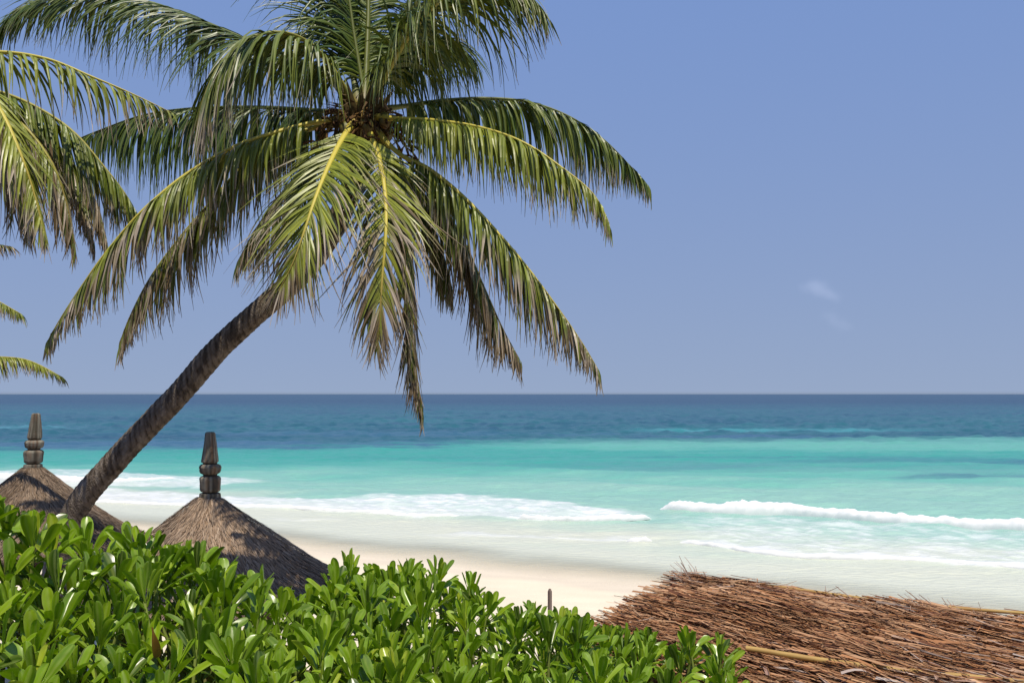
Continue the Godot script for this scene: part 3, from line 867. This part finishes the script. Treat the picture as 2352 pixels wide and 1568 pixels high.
func build_canopy() -> void:
	var o := thing("thatched_canopy", "reddish brown palm thatch canopy filling the lower right corner", "canopy", Vector3(1.5, ground_at(1.5, 3.9), -3.9))
	var base := o.position
	var far_a := Vector3(0.915, EYE - 0.972, -4.575)
	var far_b := Vector3(3.05, EYE - 0.995, -3.50)
	var near_a := Vector3(0.38, EYE - 1.02, -3.67)
	var near_b := Vector3(2.45, EYE - 1.03, -2.66)
	var straw := linear_material("brown_palm_thatch", 0.9, 0.25)
	var sheet := func(u: float, v: float) -> Vector3:      # u along the poles, v from near to far; v below 0 overhangs
		var p := near_a.lerp(near_b, u).lerp(far_a.lerp(far_b, u), maxf(v, 0.0))
		if v < 0.0:
			p += (near_a - far_a) * (-v) + Vector3.DOWN * (v * v * 0.35 + 0.05 * -v)
		var sag := sin(clampf(v, 0, 1) * PI)
		p.y += 0.045 * noise.get_noise_2d(p.x * 9.0, p.z * 12.0) + 0.02 * fine.get_noise_2d(p.x * 16.0, p.z * 16.0) + 0.02 * sag
		return p - base
	var g := Geo.new()
	var rows := 44
	var cols := 90
	for r in rows:
		var v := lerpf(-0.42, 1.0, float(r) / (rows - 1))
		for k in cols:
			var u := float(k) / (cols - 1)
			var p: Vector3 = sheet.call(u, v)
			g.v.append(p + Vector3.DOWN * 0.03)
			g.c.append(dirt(Color(0.12, 0.055, 0.03), 1.0 + 0.5 * fine.get_noise_2d(p.x * 30.0, p.z * 30.0)))
	g.grid(rows, cols, 0)
	var under := g.v.size()
	for k in under:
		g.v.append(g.v[k] + Vector3.DOWN * 0.07)
		g.c.append(Color(0.10, 0.05, 0.03))
	g.grid(rows, cols, under)
	g.smooth()
	part("thatch_core", g, straw, o)
	var s := Geo.new()
	var lie := (far_b - far_a).normalized()
	var cross := Vector3(lie.z, 0, -lie.x).normalized()
	if cross.z < 0:
		cross = -cross
	for k in 26000:
		var u := rng.randf_range(-0.01, 1.0)
		var v := rng.randf_range(-0.36, 1.0)
		var p0: Vector3 = sheet.call(u, v)
		var matting := noise.get_noise_2d(p0.x * 2.2, p0.z * 3.5 + 8.0)
		var ang := 0.40 + 0.55 * matting + rng.randfn(0.0, 0.17)
		if rng.randf() < 0.05:
			ang += rng.randf_range(-1.2, 1.2)
		var d := lie * cos(ang) + cross * sin(ang)
		var long := rng.randf_range(0.08, 0.32)
		var h := rng.randf_range(-0.015, 0.04)
		var tip := rng.randf_range(-0.015, 0.018) + (0.04 if rng.randf() < 0.02 else 0.0)
		var bow := rng.randf_range(-0.03, 0.03)
		var p := PackedVector3Array()
		for j in 4:
			var t := j / 3.0
			var along_it := p0 + d * (long * (t - 0.5)) + cross * bow * sin(PI * t)
			p.append(along_it + Vector3.UP * (h + tip * t * t))
		var tone := noise.get_noise_2d(p0.x * 3.0 + 70.0, p0.z * 4.0)
		var c := Color(0.35, 0.165, 0.075).lerp(Color(0.60, 0.38, 0.22), clampf(rng.randf() + tone * 0.6, 0, 1))
		if rng.randf() < 0.20:
			c = Color(0.15, 0.065, 0.035)
		if rng.randf() < 0.14 + 0.30 * smoothstep(0.30, 0.9, u) + 0.3 * tone:
			c = c.lerp(Color(0.40, 0.33, 0.28), rng.randf_range(0.4, 0.9))
		ribbon(s, p, d.cross(Vector3.UP + Vector3(rng.randf_range(-0.7, 0.7), 0, rng.randf_range(-0.7, 0.7))).normalized(), rng.randf_range(0.004, 0.0085) if rng.randf() < 0.22 else rng.randf_range(0.0015, 0.0042), dirt(c, rng.randf_range(0.65, 1.3)))
	# frayed left end and twigs sticking up along the far edge
	for k in 900:
		var v := rng.randf_range(-0.1, 1.02)
		var p0: Vector3 = sheet.call(rng.randf_range(0.0, 0.03), clampf(v, -0.1, 1.0))
		var d := (-lie * rng.randf_range(0.3, 1.0) + cross * rng.randf_range(-0.9, 0.5) + Vector3.UP * rng.randf_range(-0.25, 0.22)).normalized()
		var long := rng.randf_range(0.04, 0.13)
		var c := Color(0.27, 0.11, 0.05).lerp(Color(0.36, 0.20, 0.11), rng.randf())
		ribbon(s, PackedVector3Array([p0, p0 + d * long * 0.5, p0 + d * long + Vector3.DOWN * 0.01]), d.cross(Vector3.UP).normalized(), rng.randf_range(0.002, 0.005), dirt(c, rng.randf_range(0.6, 1.2)))
	for tuft in [[0.005, 22, 0.16, 0.5], [0.03, 12, 0.10, 0.4], [0.16, 8, 0.10, 0.7], [0.27, 7, 0.09, 0.2], [0.33, 20, 0.15, 0.8], [0.46, 14, 0.16, 0.5], [0.51, 26, 0.14, 0.9], [0.56, 10, 0.13, 0.3], [0.66, 14, 0.12, 0.8], [0.80, 10, 0.10, 0.7], [0.9, 10, 0.1, 0.7]]:
		for k in int(tuft[1]):
			var p0: Vector3 = sheet.call(tuft[0] + rng.randf_range(0.0, 0.025), rng.randf_range(0.86, 0.99))
			var d: Vector3 = (-lie * rng.randf_range(0.2, 1.1) * tuft[3] + cross * rng.randf_range(-0.5, 0.4) + Vector3.UP * rng.randf_range(0.05, 0.5)).normalized()
			var long: float = tuft[2] * rng.randf_range(0.4, 1.0)
			var c := Color(0.24, 0.13, 0.08).lerp(Color(0.36, 0.30, 0.26), rng.randf())
			ribbon(s, PackedVector3Array([p0, p0 + d * long * 0.5, p0 + d * long + lie * long * rng.randf_range(-0.25, 0.1)]), d.cross(Vector3(0.3, 0.2, 1)).normalized(), rng.randf_range(0.0022, 0.0042), c)
	var so := part("thatch", s, straw, o)
	so.set_meta("kind", "stuff")
	# broad dry leaf scraps, lying below the near pole and in a few bunches
	for k in 46:
		var low := k < 34
		var u := rng.randf_range(0.28, 0.95)
		var v := rng.randf_range(-0.36, -0.06) if low else rng.randf_range(0.05, 0.8)
		var p0: Vector3 = sheet.call(u, v)
		var ang := 0.5 + rng.randfn(0.0, 0.5)
		var d := lie * cos(ang) + cross * sin(ang)
		var f := Geo.new()
		var p := PackedVector3Array()
		var long := rng.randf_range(0.10, 0.22) if low else rng.randf_range(0.15, 0.3)
		var arch := rng.randf_range(0.0, 0.02)
		for j in 6:
			var t := j / 5.0
			p.append(p0 + d * long * (t - 0.5) + Vector3.UP * (0.030 + arch * sin(PI * t)))
		var c := Color(0.42, 0.27, 0.19).lerp(Color(0.50, 0.43, 0.37), rng.randf()).lerp(Color(0.25, 0.10, 0.06), rng.randf() * 0.6)
		ribbon(f, p, d.cross(Vector3(0.2, 1, 0.3)).normalized(), rng.randf_range(0.006, 0.016) if low else rng.randf_range(0.004, 0.008), c)
		part("dry_leaf", f, straw, o)
	# poles
	var cane := linear_material("yellow_cane", 0.55, 0.4)
	var cane_paint := func(t: float, a: float) -> Color: return dirt(Color(0.50, 0.33, 0.10).lerp(Color(0.34, 0.19, 0.06), clampf(0.5 + noise.get_noise_2d(t * 160.0, a * 4.0), 0, 1) * 0.8), 1.0)
	for ends in [[0.0, 0.985, 0.008], [0.255, -0.02, 0.011]]:
		var c := Geo.new()
		var p := PackedVector3Array()
		for k in 40:
			var t: float = lerpf(ends[0], 1.02, k / 39.0)
			var q: Vector3 = sheet.call(t, ends[1])
			q.y = near_a.lerp(near_b, t).lerp(far_a.lerp(far_b, t), maxf(0.0, ends[1])).y - base.y + (0.022 if ends[1] > 0.5 else 0.048) + 0.008 * sin(t * 11.0)
			p.append(q)
		var radius: float = ends[2]
		tube(c, p, func(t: float, a: float) -> float: return radius * (1.0 + 0.12 * noise.get_noise_2d(t * 200.0, a)), 8, cane_paint)
		c.smooth()
		part("pole", c, cane, o)
	# posts under it
	for q in [[0.08, 0.1], [0.08, 0.9], [0.92, 0.1], [0.92, 0.9]]:
		var head: Vector3 = sheet.call(q[0], q[1])
		var world := head + base
		var c := Geo.new()
		tube(c, PackedVector3Array([Vector3(head.x, ground_at(world.x, -world.z) - base.y - 0.2, head.z), Vector3(head.x + 0.01, head.y * 0.5, head.z), head + Vector3.DOWN * 0.05]), func(t: float, a: float) -> float: return 0.05 * (1.0 + 0.1 * noise.get_noise_2d(t * 40.0, a * 3.0)), 10, func(t: float, a: float) -> Color: return Color(0.20, 0.14, 0.09))
		c.smooth()
		part("post", c, straw, o)

func build_stake() -> void:
	var head := spot(1263, 1352, 6.5)
	var gy := ground_at(head.x, 6.5)
	var o := thing("wooden_stake", "thin brown wooden stake poking up behind the shrubs before bare sand", "stake", Vector3(head.x, gy, head.z))
	var g := Geo.new()
	tube(g, PackedVector3Array([Vector3(0.02, -0.3, 0), Vector3(0.0, (head.y - gy) * 0.5, 0), Vector3(0, head.y - gy - 0.02, 0), Vector3(0, head.y - gy, 0)]), func(t: float, a: float) -> float: return 0.016 if t < 0.99 else 0.008, 9, func(t: float, a: float) -> Color: return Color(0.20, 0.13, 0.10).lerp(Color(0.30, 0.24, 0.20), 0.5 + 0.5 * sin(a * 3.0)))
	g.smooth()
	part("shaft", g, fibre_mat, o)

# ---------------------------------------------------------------- shrubs in front

var leaf_shapes := []       # Geo templates, without colour
func leaf_template(kind: int) -> Geo:
	# spoon-shaped fleshy leaf, 1 long: base at the origin, along +y, upper face +z
	var g := Geo.new()
	var rows := 10
	var cols := 5
	var stops := [0.0, 0.15, 0.32, 0.50, 0.65, 0.78, 0.88, 0.95, 0.985, 1.0]
	var curl := [0.16, 0.34, 0.02, 0.24, -0.16, 0.55][kind] as float
	var cup := [0.60, 0.30, 0.95, 0.10, 0.55, 0.25][kind] as float
	var wide := [0.118, 0.132, 0.105, 0.122, 0.112, 0.138][kind] as float
	var skew := [0.02, -0.03, 0.03, 0.0, -0.02, 0.04][kind] as float
	for r in rows:
		var t: float = stops[r]
		var w := wide * (0.16 + 0.84 * smoothstep(0.0, 0.72, t)) * pow(maxf(0.0, 1.0 - pow(maxf(0.0, (t - 0.74) / 0.26), 2.6)), 0.5) + 0.004
		for c in cols:
			var a := (c - 2) / 2.0
			var wave := 0.012 * sin(t * 11.0 + a * 2.0 + kind)
			g.v.append(Vector3(a * w + skew * sin(t * 3.0), t - 0.10 * maxf(0, curl) * t * t, cup * w * a * a - curl * t * t * 0.5 + (wave if absf(a) > 0.9 else 0.0) - (0.008 if c == 2 else 0.0)))
	g.grid(rows, cols, 0)
	g.i.reverse()
	g.smooth()
	return g

const LEAF_TONES := [Color(0.125, 0.235, 0.005), Color(0.190, 0.325, 0.006), Color(0.040, 0.088, 0.004), Color(0.270, 0.400, 0.010), Color(0.42, 0.50, 0.035), Color(0.34, 0.27, 0.025), Color(0.22, 0.11, 0.02)]

# ridge of the row: x and y in the sketch grid (leaf tips), distance
const RIDGE := [[-260, 1050, 2.3], [-60, 1078, 2.35], [0, 1096, 2.4], [60, 1160, 2.45], [130, 1206, 2.5], [230, 1225, 2.55], [300, 1255, 2.6], [370, 1252, 2.65], [480, 1288, 2.7], [560, 1298, 2.75], [630, 1318, 2.8], [690, 1334, 2.85], [740, 1306, 2.9], [790, 1288, 2.9], [880, 1292, 2.95], [940, 1296, 2.95], [1010, 1314, 3.0], [1060, 1338, 3.0], [1100, 1372, 3.0], [1130, 1410, 3.0], [1170, 1416, 3.0], [1205, 1404, 3.0], [1250, 1398, 3.0], [1320, 1396, 3.0], [1380, 1410, 3.05], [1430, 1424, 3.05], [1500, 1446, 3.05], [1560, 1466, 3.05], [1640, 1478, 3.0], [1700, 1500, 2.95], [1745, 1560, 2.9], [1760, 1640, 2.85]]

func build_shrubs() -> void:
	var skin := linear_material("shrub_leaf", 0.29, 0.52)
	skin.backlight_enabled = true
	skin.backlight = Color(0.70, 0.76, 0.08)
	var woody := linear_material("shrub_stem", 0.7, 0.35)
	for k in 6:
		leaf_shapes.append(leaf_template(k))
	var painted := {}      # kind * 10 + tone -> ArrayMesh
	var paint := func(kind: int, tone: int) -> PackedColorArray:
		var out := PackedColorArray()
		var base: Color = LEAF_TONES[tone]
		for k in leaf_shapes[kind].v.size():
			var across: int = k % 5
			var row: int = k / 5
			var pale: float = 0.34 if across == 2 else (0.26 if across == 0 or across == 4 else 0.0)      # rib and rim
			var blotch: float = 1.0 + 0.30 * noise.get_noise_2d(row * 31.0 + kind * 77.0, across * 23.0 + tone * 50.0)
			out.append(dirt(base.lerp(Color(0.40, 0.47, 0.13), pale) if tone < 5 else base.lerp(Color(0.12, 0.06, 0.02), 0.5 * float(row > 6)), blotch))
		return out
	# height of the canopy along the ridge
	var crest := []
	var depth := []
	for q in RIDGE:
		var p := spot(q[0], q[1], q[2])
		crest.append([p.x, p.y - lerpf(0.122, 0.090, smoothstep(650.0, 760.0, q[0]))])
		depth.append([p.x, q[2]])
	var shrubs := [
		thing("beach_shrub", "leafy green shrub filling the lower left corner below the thatched parasols", "shrub", Vector3(-1.35, ground_at(-1.35, 2.4), -2.4), "green shrubs along the front"),
		thing("beach_shrub", "bright green shrub in the middle, between parasol and wooden stake", "shrub", Vector3(-0.35, ground_at(-0.35, 2.6), -2.6), "green shrubs along the front"),
		thing("beach_shrub", "green shrub at the right end of the row, before the brown thatch", "shrub", Vector3(0.35, ground_at(0.35, 2.7), -2.7), "green shrubs along the front"),
	]
	var leaves := [[], [], []]        # [transform, kind, tone, how large it shows]
	var stems := [Geo.new(), Geo.new(), Geo.new()]
	var owner_of := func(x: float, z: float) -> int:
		var xs := x / z * FOCAL + 1176.0
		return 0 if xs < 690.0 else (1 if xs < 1150.0 else 2)
	var put_rosette := func(tip: Vector3, axis: Vector3, size: float, number: int, layer: int) -> void:
		var who: int = owner_of.call(tip.x, -tip.z)
		var across := axis.cross(Vector3(0.31, 0.2, 0.93)).normalized()
		var twirl := rng.randf() * TAU
		var fresh := rng.randf()
		for k in number:
			var age := float(k) / (number - 1)       # 0 innermost
			var a := twirl + 2.39996 * k + rng.randf_range(-0.25, 0.25)
			var open := lerpf(0.05, 0.95, pow(age, 1.1)) + rng.randf_range(-0.16, 0.2)
			var out := across.rotated(axis, a)
			var dir := (axis * cos(open) + out * sin(open)).normalized()
			var long := size * lerpf(0.62, 1.05, sqrt(age)) * rng.randf_range(0.82, 1.12)
			var face := (axis * sin(open) - out * cos(open)).normalized()       # upper face looks to the axis
			face = face.rotated(dir, rng.randf_range(-0.45, 0.45))
			var b := Basis(dir.cross(face).normalized() * long, dir * long, face * long)
			var root := tip - axis * (0.005 + 0.055 * age) + out * 0.006
			var tone := 0
			var pick := rng.randf() * 0.7 + fresh * 0.35
			if pick > 0.92: tone = 4
			elif pick > 0.72: tone = 3
			elif pick > 0.38: tone = 1
			elif pick < 0.20: tone = 2
			if age > 0.9 and rng.randf() < 0.012:
				tone = 5 + rng.randi() % 2
			var mid := root + dir * long * 0.5
			var d := -mid.z
			var xs := mid.x / d * FOCAL + 1176.0
			var ys := 905.0 + (EYE - mid.y) / d * FOCAL
			var seen := long / d * (1.0 if layer == 0 else 0.45)
			if xs < -40 or xs > 2400 or ys > 1600:
				seen = 0.0
			# which leaves stand on the sunny outside of the canopy
			leaves[who].append([Transform3D(b, root), rng.randi() % 6, tone, seen])
		var foot := tip - axis * rng.randf_range(0.22, 0.34) + Vector3(rng.randf_range(-0.06, 0.06), -0.12, rng.randf_range(-0.06, 0.06))
		var p := PackedVector3Array([foot, tip.lerp(foot, 0.5) + Vector3(0, -0.02, 0), tip])
		tube(stems[who], p, func(t: float, b: float) -> float: return lerpf(0.008, 0.0048, t), 5, func(t: float, b: float) -> Color: return Color(0.16, 0.13, 0.06).lerp(Color(0.20, 0.26, 0.05), t))
	var z := 1.55
	while z < 3.75:
		var x := -2.35
		while x < 0.90:
			var px := x + rng.randf_range(-0.05, 0.05)
			var pz := z + rng.randf_range(-0.05, 0.05)
			var ridge: float = level(depth, px)
			var top: float = level(crest, px)
			var off := pz - ridge
			if off > -0.95 and off < 0.5:
				var y := top + 0.015 - (0.20 * off * off * 3.0 if off > 0 else 0.10 * -off)
				y += 0.085 * noise.get_noise_2d(px * 16.0, pz * 16.0) - (0.02 if off < -0.1 else 0.0)
				var axis := Vector3(rng.randfn(0.0, 0.26), 1.0, rng.randfn(0.10, 0.26)).normalized()
				if rng.randf() < 0.22:      # young shoots that stand above the rest
					y += rng.randf_range(0.02, 0.06)
					axis = Vector3(rng.randfn(0.0, 0.14), 1.0, rng.randfn(0.0, 0.12)).normalized()
				put_rosette.call(Vector3(px, y - 0.02, -pz), axis, rng.randf_range(0.086, 0.126) * lerpf(1.16, 0.96, smoothstep(-1.2, 0.6, px)), rng.randi_range(9, 13), 0)
				if rng.randf() < 0.8:
					var lower := Vector3(px + rng.randf_range(-0.06, 0.06), y - rng.randf_range(0.11, 0.18), -pz + rng.randf_range(-0.06, 0.06))
					put_rosette.call(lower, Vector3(rng.randfn(0.0, 0.5), 0.8, rng.randfn(0.25, 0.5)).normalized(), rng.randf_range(0.085, 0.115), 7, 1)
				if rng.randf() < 0.7:
					var lower2 := Vector3(px + rng.randf_range(-0.06, 0.06), y - rng.randf_range(0.24, 0.34), -pz + rng.randf_range(-0.06, 0.06))
					put_rosette.call(lower2, Vector3(rng.randfn(0.0, 0.6), 0.7, rng.randfn(0.35, 0.5)).normalized(), rng.randf_range(0.09, 0.12), 6, 2)
			x += 0.100
		z += 0.104
	# a withered orange leaf that hangs low on the left
	for q in [[348, 1440, 2.16, 6, Vector3(0.3, -1.0, -0.1)]]:
		var dir: Vector3 = q[4].normalized()
		var face := (Vector3(0.9, 0.5, 0.8) - dir * dir.dot(Vector3(0.9, 0.5, 0.8))).normalized()
		leaves[0].append([Transform3D(Basis(dir.cross(face) * 0.085, dir * 0.085, face * 0.085), spot(q[0], q[1], q[2])), 5, q[3], 1.0])
	for w in 3:
		var o: Node3D = shrubs[w]
		leaves[w].sort_custom(func(a, b): return a[3] > b[3])
		var rest := Geo.new()
		for k in leaves[w].size():
			var l: Array = leaves[w][k]
			var t: Transform3D = l[0]
			t.origin -= o.position
			var key: int = l[1] * 10 + l[2]
			if k < 300:
				if not painted.has(key):
					var g := Geo.new()
					g.v = leaf_shapes[l[1]].v
					g.n = leaf_shapes[l[1]].n
					g.i = leaf_shapes[l[1]].i
					g.c = paint.call(l[1], l[2])
					painted[key] = g.mesh(skin)
				var m := MeshInstance3D.new()
				m.name = "leaf"
				m.mesh = painted[key]
				m.transform = t
				o.add_child(m, true)
			else:
				var at := rest.v.size()
				rest.v.append_array(t * (leaf_shapes[l[1]].v as PackedVector3Array))
				var nb := Transform3D(t.basis.orthonormalized(), Vector3.ZERO)
				rest.n.append_array(nb * (leaf_shapes[l[1]].n as PackedVector3Array))
				rest.c.append_array(paint.call(l[1], l[2]))
				for q in leaf_shapes[l[1]].i:
					rest.i.append(q + at)
		if rest.v.size():
			part("foliage", rest, skin, o).set_meta("kind", "stuff")
		var g: Geo = stems[w]
		for k in g.v.size():
			g.v[k] -= o.position
		g.smooth()
		part("twigs", g, woody, o).set_meta("kind", "stuff")
		# branches from the ground into the canopy
		for k in 9:
			var px: float = o.position.x + [-0.55, 0.0, 0.55][k % 3] * ([1.2, 0.7, 0.6][w] as float) + rng.randf_range(-0.08, 0.08)
			var pz: float = 1.9 + 0.4 * (k / 3) + rng.randf_range(-0.1, 0.1)
			var top: float = level(crest, px) - 0.32
			var b := Geo.new()
			var root := Vector3(lerpf(px, o.position.x, 0.4), 0, -lerpf(pz, 2.5, 0.4))
			root.y = ground_at(root.x, -root.z) - 0.06
			var head := Vector3(px, top, -pz)
			tube(b, PackedVector3Array([root - o.position, root.lerp(head, 0.35) + Vector3(rng.randf_range(-0.06, 0.06), 0, 0.04) - o.position, root.lerp(head, 0.7) + Vector3(rng.randf_range(-0.05, 0.05), 0, -0.03) - o.position, head - o.position]), func(t: float, a: float) -> float: return lerpf(0.026, 0.011, t), 8, func(t: float, a: float) -> Color: return Color(0.21, 0.17, 0.12))
			b.smooth()
			part("branch", b, woody, o)

# ----------------------------------------------------------------

func _ready() -> void:
	rng.seed = 20240611
	noise.seed = 3
	noise.frequency = 0.08
	noise.fractal_octaves = 3
	fine.seed = 8
	fine.noise_type = FastNoiseLite.TYPE_SIMPLEX
	fine.frequency = 0.13
	fine.fractal_octaves = 3
	cells.seed = 2
	cells.noise_type = FastNoiseLite.TYPE_CELLULAR
	cells.frequency = 0.12
	cells.cellular_return_type = FastNoiseLite.RETURN_DISTANCE2_SUB
	view_and_light()
	plan_surf()
	build_ground()
	print("ground ", Time.get_ticks_msec())
	build_sea()
	print("sea ", Time.get_ticks_msec())
	build_surf()
	build_palms()
	print("palms ", Time.get_ticks_msec())
	build_parasols()
	build_canopy()
	build_stake()
	print("thatch ", Time.get_ticks_msec())
	build_shrubs()
	print("shrubs ", Time.get_ticks_msec())
